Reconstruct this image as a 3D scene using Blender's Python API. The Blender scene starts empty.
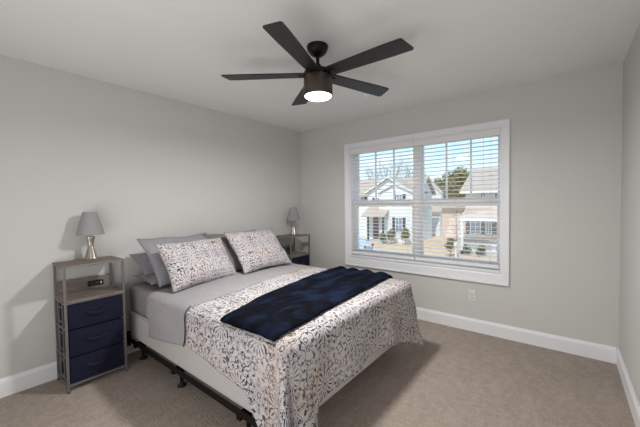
import bpy, bmesh, math, random
from mathutils import Vector, Matrix, noise
random.seed(7)
C = bpy.context.scene.collection
scene = bpy.context.scene
PI = math.pi

# ------------------------------------------------------------------ camera
FPX, YAW, PITCH, ROLL = 307.43, 0.6749, 0.0304, -0.0140
CAM = Vector((3.1422, -3.4675, 1.3482))
RW, RD, RH = 3.49, 4.25, 2.44            # room: x 0..RW, y -RD..0, z 0..RH
_cy, _sy, _cp, _sp = math.cos(YAW), math.sin(YAW), math.cos(PITCH), math.sin(PITCH)
F = Vector((-_sy*_cp, _cy*_cp, -_sp)); R0 = Vector((_cy, _sy, 0)); U0 = R0.cross(F)
Rv = math.cos(ROLL)*R0 + math.sin(ROLL)*U0
Uv = -math.sin(ROLL)*R0 + math.cos(ROLL)*U0
cd = bpy.data.cameras.new('camera'); cam = bpy.data.objects.new('camera', cd); C.objects.link(cam)
cd.sensor_width = 36; cd.lens = FPX*36/640; cd.clip_end = 500; cd.clip_start = .05
M = Matrix((Rv, Uv, -F)).transposed().to_4x4(); M.translation = CAM; cam.matrix_world = M
scene.camera = cam

def at(px, py, Y):
    """point of the street scene seen at a pixel, on the plane y = Y"""
    d = F + (px-320)/FPX*Rv - (py-213.5)/FPX*Uv
    return CAM + d*((Y-CAM.y)/d.y)

# ------------------------------------------------------------------ world, sun, lights, exposure
scene.view_settings.view_transform = 'Standard'; scene.view_settings.look = 'None'
scene.view_settings.gamma = 1; scene.view_settings.use_curve_mapping = False
scene.view_settings.exposure = 0.10
SKY_STRENGTH = 1.5
SUN_STRENGTH = 3.4
FAN_WATTS = 34
FILL_WATTS = 36

w = bpy.data.worlds.new('sky'); scene.world = w; w.use_nodes = True
nt = w.node_tree; nt.nodes.clear()
tc = nt.nodes.new('ShaderNodeTexCoord'); sep = nt.nodes.new('ShaderNodeSeparateXYZ')
nt.links.new(tc.outputs['Generated'], sep.inputs[0])
cr = nt.nodes.new('ShaderNodeValToRGB')
cr.color_ramp.elements[0].position = 0.0; cr.color_ramp.elements[0].color = (.80, .88, .93, 1)
cr.color_ramp.elements[1].position = 0.55; cr.color_ramp.elements[1].color = (.22, .45, .80, 1)
e = cr.color_ramp.elements.new(.16); e.color = (.50, .76, .93, 1)
nt.links.new(sep.outputs['Z'], cr.inputs[0])
mp = nt.nodes.new('ShaderNodeMapping'); mp.inputs['Scale'].default_value = (3, 3, 11)
nt.links.new(tc.outputs['Generated'], mp.inputs[0])
no = nt.nodes.new('ShaderNodeTexNoise'); no.inputs['Scale'].default_value = 1.6; no.inputs['Detail'].default_value = 5
nt.links.new(mp.outputs[0], no.inputs['Vector'])
c2 = nt.nodes.new('ShaderNodeValToRGB'); c2.color_ramp.elements[0].position = .52; c2.color_ramp.elements[1].position = .74
nt.links.new(no.outputs[0], c2.inputs[0])
mx = nt.nodes.new('ShaderNodeMix'); mx.data_type = 'RGBA'; mx.inputs[7].default_value = (.95, .97, 1, 1)
nt.links.new(c2.outputs[0], mx.inputs[0]); nt.links.new(cr.outputs[0], mx.inputs[6])
bg = nt.nodes.new('ShaderNodeBackground'); bg.inputs[1].default_value = SKY_STRENGTH
nt.links.new(mx.outputs[2], bg.inputs[0])
wo = nt.nodes.new('ShaderNodeOutputWorld'); nt.links.new(bg.outputs[0], wo.inputs[0])

sd = bpy.data.lights.new('sun', 'SUN'); sd.energy = SUN_STRENGTH; sd.angle = .01; sd.color = (1, .95, .88)
sun = bpy.data.objects.new('sun', sd); C.objects.link(sun)
sun.rotation_euler = Vector((-.10, .62, -.78)).to_track_quat('-Z', 'Y').to_euler()

# added area fill, unseen behind the camera, tilted up to brighten the room
fd = bpy.data.lights.new('fill_light', 'AREA'); fd.shape = 'RECTANGLE'; fd.size = 2.5; fd.size_y = 1.6
fd.energy = FILL_WATTS; fd.color = (1, .985, .985)
fill_obj = bpy.data.objects.new('fill_light', fd); C.objects.link(fill_obj)
fill_obj.location = (2.15, -RD+.15, 1.0); fill_obj.rotation_euler = (math.radians(117), 0, math.radians(8))

# ------------------------------------------------------------------ node helpers
class E:
    """tiny expression builder over Math nodes"""
    def __init__(s, nt, sock): s.nt, s.k = nt, sock
    def _m(s, op, *a, clamp=False):
        n = s.nt.nodes.new('ShaderNodeMath'); n.operation = op; n.use_clamp = clamp
        for i, v in enumerate((s,)+a):
            if isinstance(v, E): s.nt.links.new(v.k, n.inputs[i])
            else: n.inputs[i].default_value = v
        return E(s.nt, n.outputs[0])
    def __add__(s, o): return s._m('ADD', o)
    __radd__ = __add__
    def __sub__(s, o): return s._m('SUBTRACT', o)
    def __mul__(s, o): return s._m('MULTIPLY', o)
    __rmul__ = __mul__
    def __truediv__(s, o): return s._m('DIVIDE', o)
    def cos(s): return s._m('COSINE')
    def sin(s): return s._m('SINE')
    def abs(s): return s._m('ABSOLUTE')
    def floor(s): return s._m('FLOOR')
    def sqrt(s): return s._m('SQRT')
    def mod(s, o): return s._m('FLOORED_MODULO', o)
    def lt(s, o): return s._m('LESS_THAN', o)
    def gt(s, o): return s._m('GREATER_THAN', o)
    def max(s, o): return s._m('MAXIMUM', o)
    def min(s, o): return s._m('MINIMUM', o)
    def atan2(s, o): return s._m('ARCTAN2', o)

def newmat(name):
    m = bpy.data.materials.new(name); m.use_nodes = True
    n = m.node_tree; b = n.nodes['Principled BSDF']
    return m, n, b
def texco(n, kind='Object'):
    t = n.nodes.new('ShaderNodeTexCoord'); return t.outputs[kind]
def noisetex(n, vec, scale, detail=3, rough=.5, dist=0):
    t = n.nodes.new('ShaderNodeTexNoise'); t.inputs['Scale'].default_value = scale
    t.inputs['Detail'].default_value = detail; t.inputs['Roughness'].default_value = rough
    t.inputs['Distortion'].default_value = dist
    n.links.new(vec, t.inputs['Vector']); return t.outputs[0]
def mixrgb(n, fac, a, b):
    x = n.nodes.new('ShaderNodeMix'); x.data_type = 'RGBA'
    for s, v in ((x.inputs[0], fac), (x.inputs[6], a), (x.inputs[7], b)):
        if isinstance(v, E): v = v.k
        if isinstance(v, (int, float)): s.default_value = v
        elif isinstance(v, tuple): s.default_value = (*v[:3], 1)
        else: n.links.new(v, s)
    return x.outputs[2]
def bump(n, b, h, strength, dist):
    x = n.nodes.new('ShaderNodeBump'); x.inputs['Strength'].default_value = strength; x.inputs['Distance'].default_value = dist
    n.links.new(h.k if isinstance(h, E) else h, x.inputs['Height']); n.links.new(x.outputs[0], b.inputs['Normal'])
def mapped(n, vec, sc):
    t = n.nodes.new('ShaderNodeMapping'); t.inputs['Scale'].default_value = sc
    n.links.new(vec, t.inputs[0]); return t.outputs[0]

def basic(name, c1, c2=None, scale=20, rough=.7, metal=0, bstr=.1, bdist=.002, bscale=None, coord='Object', stretch=(1,1,1), spec=.5, sheen=0):
    m, n, b = newmat(name)
    v = mapped(n, texco(n, coord), stretch)
    c2 = c2 or tuple(x*.92 for x in c1)
    b.inputs['Roughness'].default_value = rough; b.inputs['Metallic'].default_value = metal
    b.inputs['Specular IOR Level'].default_value = spec
    if sheen: b.inputs['Sheen Weight'].default_value = sheen
    n.links.new(mixrgb(n, noisetex(n, v, scale, 4, .6), c1, c2), b.inputs['Base Color'])
    if bstr: bump(n, b, noisetex(n, v, bscale or scale*3, 3), bstr, bdist)
    return m
def emit(name, col, s):
    m, n, b = newmat(name); b.inputs['Base Color'].default_value = (.9, .9, .9, 1)
    b.inputs['Emission Color'].default_value = (*col, 1); b.inputs['Emission Strength'].default_value = s
    return m

# ------------------------------------------------------------------ materials
MAT = {}
MAT['wall'] = basic('wall_paint', (.635, .635, .615), (.62, .62, .60), 2, .85, bstr=.12, bdist=.0008, bscale=220, spec=.2)
MAT['ceiling'] = basic('ceiling_paint', (.84, .84, .825), (.825, .825, .81), 2, .9, bstr=.15, bdist=.001, bscale=160, spec=.1)
MAT['trim'] = basic('trim_paint', (.86, .87, .90), (.84, .85, .88), 3, .42, bstr=.02)
MAT['blind'] = basic('blind_slat', (.84, .84, .84), (.82, .82, .82), 8, .4, bstr=.02)
MAT['cord'] = basic('blind_cord', (.55, .53, .5), None, 40, .8)
MAT['vinyl'] = basic('window_vinyl', (.84, .84, .85), (.82, .82, .83), 5, .35, bstr=.01)

def carpet():
    m, n, b = newmat('carpet'); v = texco(n)
    fine = noisetex(n, v, 95, 3, 1.0); mid = noisetex(n, v, 48, 3, .7); big = noisetex(n, mapped(n, v, (1, 1.6, 1)), 2.2, 3, .5, .6)
    c = mixrgb(n, fine, (.10, .077, .062), (.86, .72, .62))
    r = n.nodes.new('ShaderNodeMapRange'); r.inputs[1].default_value = .42; r.inputs[2].default_value = .58; n.links.new(mid, r.inputs[0])
    c = mixrgb(n, E(n, r.outputs[0])*.45, c, (.33, .265, .222))
    r2 = n.nodes.new('ShaderNodeMapRange'); r2.inputs[1].default_value = .35; r2.inputs[2].default_value = .65; n.links.new(big, r2.inputs[0])
    c = mixrgb(n, E(n, r2.outputs[0])*.28, c, (.52, .435, .375))
    pt = n.nodes.new('ShaderNodeMapRange'); pt.inputs[1].default_value = .40; pt.inputs[2].default_value = .60; n.links.new(noisetex(n, v, 17, 4, .75), pt.inputs[0])
    c = mixrgb(n, E(n, pt.outputs[0])*.30, c, (.235, .185, .155))
    p2 = n.nodes.new('ShaderNodeMapRange'); p2.inputs[1].default_value = .50; p2.inputs[2].default_value = .62; n.links.new(noisetex(n, mapped(n, v, (3.2, 1, 1)), 3.1, 3, .6, .3), p2.inputs[0])
    c = mixrgb(n, E(n, p2.outputs[0])*.20, c, (.60, .50, .43))
    n.links.new(c, b.inputs['Base Color']); b.inputs['Roughness'].default_value = 1; b.inputs['Specular IOR Level'].default_value = .05
    b.inputs['Sheen Weight'].default_value = .15
    bump(n, b, E(n, fine)+E(n, mid)*1.5, .9, .012)
    return m
MAT['carpet'] = carpet()

def wood(name, a, b_, rough=.6):
    m, n, b = newmat(name); v = texco(n)
    g = noisetex(n, mapped(n, v, (30, 2.2, 30)), 2.2, 5, .65, .8)
    r = n.nodes.new('ShaderNodeMapRange'); r.inputs[1].default_value = .35; r.inputs[2].default_value = .65; n.links.new(g, r.inputs[0])
    n.links.new(mixrgb(n, r.outputs[0], a, b_), b.inputs['Base Color']); b.inputs['Roughness'].default_value = rough
    bump(n, b, g, .15, .001); return m
MAT['wood'] = wood('rustic_wood', (.15, .125, .108), (.25, .212, .182))
MAT['steel'] = basic('grey_steel', (.20, .185, .185), (.17, .158, .158), 30, .42, .35, bstr=.03)
MAT['black_metal'] = basic('black_metal', (.007, .006, .006), (.010, .009, .009), 30, .55, 0, bstr=.03, spec=.15)
MAT['black_plastic'] = basic('black_plastic', (.01, .01, .012), None, 30, .35, bstr=.02)
MAT['white_plastic'] = basic('white_plastic', (.78, .78, .76), None, 30, .4, bstr=0)
MAT['slot'] = basic('slot_dark', (.05, .05, .05), None, 30, .6, bstr=0)
MAT['navy_fabric'] = basic('navy_drawer_fabric', (.010, .011, .026), (.016, .017, .036), 260, .95, bstr=.35, bdist=.0015, bscale=500, spec=.15)
MAT['strap'] = basic('black_strap', (.006, .006, .012), None, 200, .85, bstr=.3)
MAT['champagne'] = basic('champagne_metal', (.50, .45, .40), (.40, .36, .32), 35, .3, .85, bstr=.05)
MAT['shade'] = basic('grey_linen_shade', (.33, .32, .33), (.30, .29, .30), 150, .9, bstr=.2, bscale=400, stretch=(1,1,3))
MAT['fan_black'] = basic('fan_matt_black', (.005, .0045, .004), (.007, .006, .0055), 20, .4, 0, bstr=.02, spec=.25)
MAT['fan_housing'] = basic('fan_bronze_housing', (.10, .075, .062), (.085, .064, .053), 20, .40, .6, bstr=.02)
MAT['blade'] = wood('fan_blade_dark_wood', (.009, .0075, .007), (.016, .013, .012), .38)
MAT['lens'] = emit('fan_lens', (1, .95, .86), 9)
MAT['boxspring'] = basic('box_spring_fabric', (.56, .54, .525), (.49, .475, .46), 90, .95, bstr=.5, bdist=.003, bscale=55, spec=.1)
MAT['sheet'] = basic('mauve_grey_sheet', (.32, .295, .305), (.28, .258, .268), 6, .85, bstr=.35, bdist=.006, bscale=7, spec=.15, stretch=(1,1,5))
MAT['mauve'] = basic('mauve_grey_pillowcase', (.32, .295, .325), (.28, .258, .29), 8, .85, bstr=.3, bdist=.006, bscale=9, spec=.15)
MAT['sham'] = basic('blue_grey_sham', (.31, .31, .33), (.26, .26, .285), 60, .9, bstr=.3, bdist=.004, bscale=14, spec=.1)
MAT['taupe'] = basic('taupe_sham', (.22, .20, .195), (.17, .155, .155), 50, .9, bstr=.3, bdist=.004, bscale=14, spec=.1)
MAT['reverse'] = basic('grey_quilt_reverse', (.40, .375, .36), (.285, .29, .32), 5, .92, bstr=.8, bdist=.008, bscale=30, spec=.1)
MAT['piping'] = basic('navy_piping', (.02, .022, .04), None, 30, .9)

def throwmat():
    m, n, b = newmat('navy_plush'); v = texco(n)
    big = noisetex(n, mapped(n, v, (2.2, 1, 1)), 4.5, 4, .6, .7)
    r = n.nodes.new('ShaderNodeMapRange'); r.inputs[1].default_value = .45; r.inputs[2].default_value = .68; n.links.new(big, r.inputs[0])
    c = mixrgb(n, r.outputs[0], (.0015, .0016, .0025), (.007, .013, .034))
    fine = noisetex(n, v, 220, 2, .8)
    c = mixrgb(n, E(n, fine)*.3, c, (.003, .004, .01))
    n.links.new(c, b.inputs['Base Color']); b.inputs['Roughness'].default_value = .85; b.inputs['Specular IOR Level'].default_value = .05
    b.inputs['Sheen Weight'].default_value = .045; b.inputs['Sheen Roughness'].default_value = .4; b.inputs['Sheen Tint'].default_value = (.25, .4, .8, 1)
    bump(n, b, E(n, noisetex(n, v, 14, 3))+E(n, fine)*.15, .5, .008); return m
MAT['throw'] = throwmat()

def quiltmat(name, s=1.0, tan=.6):
    """off-white cotton printed with charcoal medallions, flowers and scrolls; UV is in metres"""
    m, n, b = newmat(name)
    uv = texco(n, 'UV')
    # slight hand-drawn wobble
    wn = n.nodes.new('ShaderNodeTexNoise'); wn.inputs['Scale'].default_value = 14; n.links.new(uv, wn.inputs['Vector'])
    va = n.nodes.new('ShaderNodeVectorMath'); va.operation = 'SUBTRACT'; n.links.new(wn.outputs[1], va.inputs[0]); va.inputs[1].default_value = (.5, .5, .5)
    vb = n.nodes.new('ShaderNodeVectorMath'); vb.operation = 'SCALE'; n.links.new(va.outputs[0], vb.inputs[0]); vb.inputs['Scale'].default_value = .012
    vc = n.nodes.new('ShaderNodeVectorMath'); vc.operation = 'ADD'; n.links.new(uv, vc.inputs[0]); n.links.new(vb.outputs[0], vc.inputs[1])
    sp = n.nodes.new('ShaderNodeSeparateXYZ'); n.links.new(vc.outputs[0], sp.inputs[0])
    x = E(n, sp.outputs[0])*(1/s); y = E(n, sp.outputs[1])*(1/s)
    L, K = .40, .36
    def cell(ox, oy):
        row = ((y+oy)/K).floor()
        sh = row.mod(2.0)*(L/2)
        cx = (x+ox+sh).mod(L)-L/2; cyy = (y+oy).mod(K)-K/2
        return (cx*cx+cyy*cyy).sqrt(), cyy.atan2(cx)
    def OR(*a):
        r = a[0]
        for q in a[1:]: r = r.max(q)
        return r
    # lattice one : sunburst medallions
    r, t = cell(0, 0)
    c8, c16 = (t*8).cos(), (t*16).cos()
    one = OR(r.lt(.011), (r-.030-c8*.008).abs().lt(.0032),
             (c16.gt((r-.070).abs()*24+.30))*((r-.070).abs().lt(.027)),
             (r-.112-c16*.006).abs().lt(.0030),
             (c16.gt((r-.134).abs()*60+.2))*((r-.134).abs().lt(.012)))
    inone = r.lt(.15)
    # lattice two : large eight petal flower outlines
    r2, t2 = cell(L/2, 0)
    d8 = (t2*8).cos()
    p1 = (r2-.052-d8*.022).abs().lt(.0032); p2 = (r2-.088-d8*.030).abs().lt(.0036)
    core = (r2-.016).abs().lt(.004)
    mid = ((r2-.060).abs().lt(.007))*(d8.gt(.72)); tip = ((r2-.128).abs().lt(.010))*(d8.lt(-.55))
    vein = ((r2-.095).abs().lt(.012))*(d8.gt(.93))
    two = OR(p1, p2, core, mid, tip, vein)
    intwo = r2.lt(.135)
    # ground : scrolls and tendrils
    r3, t3 = cell(L/4, K/2)
    spiral = ((t3+r3*95).sin().abs().lt(.22))*((r3-.035).abs().lt(.030))
    vo = n.nodes.new('ShaderNodeTexVoronoi'); vo.inputs['Scale'].default_value = 21/s; n.links.new(vc.outputs[0], vo.inputs['Vector'])
    vd = E(n, vo.outputs['Distance'])
    curl = OR((vd-.36).abs().lt(.05), vd.lt(.10))
    wv = noisetex(n, vc.outputs[0], 11/s, 1, .4)
    tend = (E(n, wv)-.5).abs().lt(.017)
    ground = OR(curl, tend, spiral)
    g = ground*(inone._m('MULTIPLY', -1.0)+1.0)*(intwo._m('MULTIPLY', -1.0)+1.0)
    ink = OR(one*inone, two*intwo, g)
    # weight of the ink varies from charcoal to pale grey motif by motif
    wt = noisetex(n, uv, 3.2/s, 2, .5)
    rr = n.nodes.new('ShaderNodeMapRange'); rr.inputs[1].default_value = .38; rr.inputs[2].default_value = .60
    rr.inputs[3].default_value = .72; rr.inputs[4].default_value = 1; n.links.new(wt, rr.inputs[0])
    tn = noisetex(n, mapped(n, uv, (1.3, 1, 1)), 2.3/s, 2)
    tr = n.nodes.new('ShaderNodeMapRange'); tr.inputs[1].default_value = .5; tr.inputs[2].default_value = .66; n.links.new(tn, tr.inputs[0])
    base = mixrgb(n, E(n, tr.outputs[0])*tan, (.55, .52, .525), (.56, .46, .40))
    inkc = mixrgb(n, E(n, tr.outputs[0])*tan, (.040, .041, .055), (.10, .068, .05))
    c = mixrgb(n, ink*E(n, rr.outputs[0]), base, inkc)
    # pale second printing : small leaves and dots filling the ground
    v2 = n.nodes.new('ShaderNodeTexVoronoi'); v2.inputs['Scale'].default_value = 46/s; n.links.new(vc.outputs[0], v2.inputs['Vector'])
    leaf = E(n, v2.outputs['Distance']).lt(.30)
    c = mixrgb(n, leaf*.46, c, (.13, .125, .135))
    # soft grey second printing inside the petals
    fill = ((r2-.085).lt(0.0)*intwo*d8.gt(0.0))*.22
    c = mixrgb(n, fill, c, (.22, .23, .28))
    n.links.new(c, b.inputs['Base Color']); b.inputs['Roughness'].default_value = .9; b.inputs['Specular IOR Level'].default_value = .12
    bump(n, b, noisetex(n, uv, 26, 3), .35, .004)
    return m
MAT['quilt'] = quiltmat('medallion_print_cotton', .80)
MAT['quilt_pillow'] = quiltmat('medallion_print_sham', .55, .6)

# ------------------------------------------------------------------ mesh helpers
def obj(name, bm, mat, parent=None, smooth=False, recalc=True):
    if recalc: bmesh.ops.recalc_face_normals(bm, faces=bm.faces)
    me = bpy.data.meshes.new(name); bm.to_mesh(me); bm.free()
    if isinstance(mat, str): mat = MAT[mat]
    me.materials.append(mat)
    if smooth:
        for p in me.polygons: p.use_smooth = True
        if smooth == 'auto': me.set_sharp_from_angle(angle=math.radians(35))
    o = bpy.data.objects.new(name, me); C.objects.link(o)
    if parent: o.parent = parent
    return o
def tag(o, label=None, cat=None, group=None, kind=None):
    if label: o['label'] = label
    if cat: o['category'] = cat
    if group: o['group'] = group
    if kind: o['kind'] = kind
    return o
def thing(name, label, cat, loc=(0,0,0), rz=0, group=None):
    o = bpy.data.objects.new(name, None); C.objects.link(o); o.location = loc; o.rotation_euler = (0, 0, rz)
    o.empty_display_size = .1
    return tag(o, label, cat, group)
def copy_tree(o, parent=None):
    c = o.copy(); C.objects.link(c)
    if parent: c.parent = parent
    for ch in [x for x in list(bpy.data.objects) if x.parent == o]: copy_tree(ch, c)
    return c
def box(bm, x0, x1, y0, y1, z0, z1, bev=0, seg=2, mtx=None):
    vs = [bm.verts.new((x, y, z)) for x in (x0, x1) for y in (y0, y1) for z in (z0, z1)]
    fs = [(0,1,3,2), (4,6,7,5), (0,4,5,1), (2,3,7,6), (0,2,6,4), (1,5,7,3)]
    faces = [bm.faces.new([vs[i] for i in f]) for f in fs]
    if mtx: bmesh.ops.transform(bm, matrix=mtx, verts=vs)
    if bev:
        es = list({e for f in faces for e in f.edges})
        bmesh.ops.bevel(bm, geom=es, offset=bev, segments=seg, affect='EDGES', profile=.6)
def boxobj(name, dims, mat, parent=None, bev=0, seg=2, smooth=False):
    bm = bmesh.new(); box(bm, *dims, bev=bev, seg=seg); return obj(name, bm, mat, parent, smooth)
def lathe(bm, prof, n=32, cx=0, cy=0, cap=True, flute=0, nf=0):
    rings = []
    for r, z in prof:
        ring = []
        for i in range(n):
            a = 2*PI*i/n; rr = r*(1+(flute*math.cos(nf*a) if flute else 0))
            ring.append(bm.verts.new((cx+rr*math.cos(a), cy+rr*math.sin(a), z)))
        rings.append(ring)
    for a, b in zip(rings, rings[1:]):
        for i in range(n): bm.faces.new((a[i], a[(i+1) % n], b[(i+1) % n], b[i]))
    if cap:
        bm.faces.new(rings[0][::-1]); bm.faces.new(rings[-1])
def tube(bm, pts, r, n=8):
    pts = [Vector(p) for p in pts]; rings = []
    for i, p in enumerate(pts):
        d = (pts[min(i+1, len(pts)-1)]-pts[max(i-1, 0)]).normalized()
        a = d.orthogonal().normalized() if i == 0 else (rings_a - d*rings_a.dot(d)).normalized()
        rings_a = a; b2 = d.cross(a); rr = r[i] if isinstance(r, (list, tuple)) else r
        rings.append([bm.verts.new(p+a*math.cos(2*PI*k/n)*rr+b2*math.sin(2*PI*k/n)*rr) for k in range(n)])
    for a, b2 in zip(rings, rings[1:]):
        for k in range(n): bm.faces.new((a[k], a[(k+1) % n], b2[(k+1) % n], b2[k]))
    bm.faces.new(rings[0][::-1]); bm.faces.new(rings[-1])
def prism(bm, poly, d, plane='y', pos=0):
    """extrude polygon (list of 2d points) by d along the named axis"""
    def P(u, v, t): return {'y': (u, t, v), 'x': (t, u, v), 'z': (u, v, t)}[plane]
    a = [bm.verts.new(P(u, v, pos)) for u, v in poly]; b = [bm.verts.new(P(u, v, pos+d)) for u, v in poly]
    bm.faces.new(a); bm.faces.new(b[::-1])
    for i in range(len(poly)):
        j = (i+1) % len(poly); bm.faces.new((a[i], a[j], b[j], b[i]))
def struct(name, bm, mat, parent=None, smooth=False):
    o = obj(name, bm, mat, parent, smooth)
    if not parent: o['kind'] = 'structure'
    return o

# ------------------------------------------------------------------ room shell
WT = .15
OX0, OX1, OZ0, OZ1 = .885, 2.648, .655, 2.072        # window opening
bm = bmesh.new(); box(bm, -WT, RW+WT, -RD-WT, WT, -.12, 0); struct('floor', bm, 'carpet')
bm = bmesh.new(); box(bm, -WT, RW+WT, -RD-WT, WT, RH, RH+.12); struct('ceiling', bm, 'ceiling')
bm = bmesh.new(); box(bm, -WT, 0, -RD-WT, WT, 0, RH); struct('wall_left', bm, 'wall')
bm = bmesh.new(); box(bm, RW, RW+WT, -RD-WT, WT, 0, RH); struct('wall_right', bm, 'wall')
bm = bmesh.new(); box(bm, 0, RW, -RD-WT, -RD, 0, RH); struct('wall_near', bm, 'wall')
bm = bmesh.new()
box(bm, 0, OX0, 0, WT, 0, RH); box(bm, OX1, RW, 0, WT, 0, RH); box(bm, OX0, OX1, 0, WT, 0, OZ0); box(bm, OX0, OX1, 0, WT, OZ1, RH)
bmesh.ops.remove_doubles(bm, verts=bm.verts, dist=1e-5)
struct('wall_far', bm, 'wall')
prof = [(0, 0), (.014, 0), (.014, .105), (.011, .116), (.007, .124), (.005, .134), (0, .134)]
bm = bmesh.new(); prism(bm, [(x, z) for x, z in prof], RD, 'y', -RD); struct('baseboard_left', bm, 'trim')
bm = bmesh.new(); prism(bm, [(RW-x, z) for x, z in prof], RD, 'y', -RD); struct('baseboard_right', bm, 'trim')
bm = bmesh.new(); prism(bm, [(-x, z) for x, z in prof], RW-.014*2, 'x', .014); struct('baseboard_far', bm, 'trim')
bm = bmesh.new(); prism(bm, [(-RD+x, z) for x, z in prof], RW-.014*2, 'x', .014); struct('baseboard_near', bm, 'trim')

# window ----------------------------------------------------------
win = bpy.data.objects.new('window_1', None); C.objects.link(win); win['kind'] = 'structure'; win.location = (1.77, 0, .655)
def wpart(name, bm, mat, par=None, smooth=False):
    o = obj(name, bm, mat, None, smooth); o.parent = par or win
    o.matrix_parent_inverse = Matrix.Translation((-1.77, 0, -.655)); return o
def frame_profile(bm, x0, x1, z0, z1, prof):
    """mitred frame around an opening; prof = (distance outward, depth toward the room)"""
    rings = []
    for d, t in prof:
        rings.append([bm.verts.new(v) for v in ((x0-d[0], -t, z0-d[1]), (x1+d[0], -t, z0-d[1]), (x1+d[0], -t, z1+d[2]), (x0-d[0], -t, z1+d[2]))])
    for a, b in zip(rings, rings[1:]):
        for i in range(4): bm.faces.new((a[i], a[(i+1) % 4], b[(i+1) % 4], b[i]))
S, B, T = .070, .133, .070
pr = []
for f, t in ((0, 0), (0, .012), (.06, .014), (.16, .013), (.24, .018), (.80, .021), (.84, .027), (.97, .027), (1, .022), (1, 0)):
    pr.append(((f*S, f*B, f*T), t))
bm = bmesh.new(); frame_profile(bm, OX0, OX1, OZ0, OZ1, pr); wpart('casing', bm, 'trim')
bm = bmesh.new(); box(bm, OX0+.002, OX1-.002, -.024, .06, OZ0-.012, OZ0+.010, .004); wpart('window_stool', bm, 'trim')
bm = bmesh.new()
for x0, x1, z0, z1 in ((OX0, OX0+.012, OZ0, OZ1), (OX1-.012, OX1, OZ0, OZ1), (OX0, OX1, OZ1-.012, OZ1)):
    box(bm, x0, x1, 0.001, .15, z0+.0105, z1)
wpart('jamb', bm, 'trim')
bm = bmesh.new(); box(bm, 1.738, 1.822, .062, .148, OZ0+.01, OZ1-.012, .004); wpart('mullion', bm, 'vinyl')
gm, gn, gb = newmat('window_glass'); gn.nodes.remove(gb)
tr_ = gn.nodes.new('ShaderNodeBsdfTransparent'); gl_ = gn.nodes.new('ShaderNodeBsdfGlossy'); gl_.inputs['Roughness'].default_value = .03
ms = gn.nodes.new('ShaderNodeMixShader'); ms.inputs[0].default_value = .04
tr_.inputs[0].default_value = (.97, .985, .98, 1)
gn.links.new(tr_.outputs[0], ms.inputs[1]); gn.links.new(gl_.outputs[0], ms.inputs[2]); gn.links.new(ms.outputs[0], gn.nodes['Material Output'].inputs[0])
for gx0, gx1, fx0, fx1 in ((.958, 1.716, .897, 1.738), (1.842, 2.600, 1.822, 2.636)):
    for nm, z0, z1, y0, y1, gz0, gz1 in (('upper_sash', 1.312, 2.060, .105, .140, 1.385, 2.020), ('lower_sash', .665, 1.388, .068, .103, .735, 1.315)):
        s = bmesh.new()
        box(s, fx0, gx0, y0, y1, z0, z1, .003); box(s, gx1, fx1, y0, y1, z0, z1, .003)
        box(s, gx0, gx1, y0, y1, z0, gz0, .003); box(s, gx0, gx1, y0, y1, gz1, z1, .003)
        so = wpart(nm, s, 'vinyl')
        g = bmesh.new(); box(g, gx0-.004, gx1+.004, (y0+y1)/2-.002, (y0+y1)/2+.002, gz0-.004, gz1+.004)
        go = obj('glass_pane', g, gm); go.parent = so
        if nm == 'upper_sash':
            for k in (1, 2):
                x = gx0+(gx1-gx0)*k/3; q = bmesh.new(); box(q, x-.009, x+.009, y0+.006, y1-.006, gz0, gz1, .003)
                mo = obj('muntin', q, 'vinyl'); mo.parent = so

# blinds ----------------------------------------------------------
def blind(x0, x1, label):
    t = thing('window_blind', label, 'window blind', ((x0+x1)/2, .035, .67), 0, 'two-inch slat blinds in the twin window')
    hw = (x1-x0)/2
    top = OZ1-.014-.67
    boxobj('head_rail', (-hw+.004, hw-.004, -.020, .022, top-.045, top), 'blind', t, .003)
    v = bmesh.new(); prism(v, [(-.034, top-.054), (-.030, top-.054), (-.027, top-.050), (-.027, top+.012), (-.033, top+.012), (-.036, top+.008), (-.036, top-.048)], hw*2, 'x', -hw)
    obj('valance', v, 'blind', t)
    zb = .020
    boxobj('bottom_rail', (-hw+.004, hw-.004, -.024, .024, zb-.010, zb+.024), 'blind', t, .003)
    s = bmesh.new(); z = zb+.058; n = 6
    while z < top-.05:
        up = [(-.025+.050*i/n, .0025*(1-(2*i/n-1)**2)+z-.03*(.050*i/n-.025)) for i in range(n+1)]
        dn = [(y, zz-.0030) for y, zz in reversed(up)]
        prism(s, up+dn, 2*hw-.008, 'x', -hw+.004); z += .0432
    obj('slats', s, 'blind', t)
    for fx in (-.80, 0, .80):
        c = bmesh.new()
        for yy in (-.0265, .0265): tube(c, [(fx*hw, yy, zb+.01), (fx*hw, yy, top-.04)], .0010, 5)
        obj('ladder_cord', c, 'cord', t)
    return t
b1 = blind(.899, 1.764, 'white slatted blind over the left half of the window')
b2 = blind(1.768, 2.634, 'white slatted blind over the right half of the window')
w_ = bmesh.new(); tube(w_, [(.66*.433, -.032, 1.33), (.66*.433, -.034, .75)], .0016, 6)
obj('lift_cord', w_, 'cord', b2)
w_ = bmesh.new(); lathe(w_, [(.002, .75), (.006, .745), (.007, .72), (.004, .712)], 10, .66*.433, -.034); obj('cord_tassel', w_, 'blind', b2, True)

# wall outlet -----------------------------------------------------
t = thing('wall_outlet', 'white duplex power outlet on the grey wall below the window', 'outlet', (2.386, 0, .376))
boxobj('cover_plate', (-.036, .036, -.007, 0, -.058, .058), 'white_plastic', t, .003)
for dz in (-.021, .021):
    s = bmesh.new(); lathe(s, [(.017, 0), (.017, .003), (.015, .004)], 20)
    bmesh.ops.transform(s, matrix=Matrix.Translation((0, -.007, dz)) @ Matrix.Rotation(PI/2, 4, 'X'), verts=s.verts)
    so = obj('socket', s, 'white_plastic', t, 'auto')
    q = bmesh.new()
    for dx in (-.006, .006): box(q, dx-.001, dx+.001, -.0125, -.0112, dz-.005, dz+.006)
    box(q, -.002, .002, -.0125, -.0112, dz-.012, dz-.008)
    obj('slots', q, 'slot', so)
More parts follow.
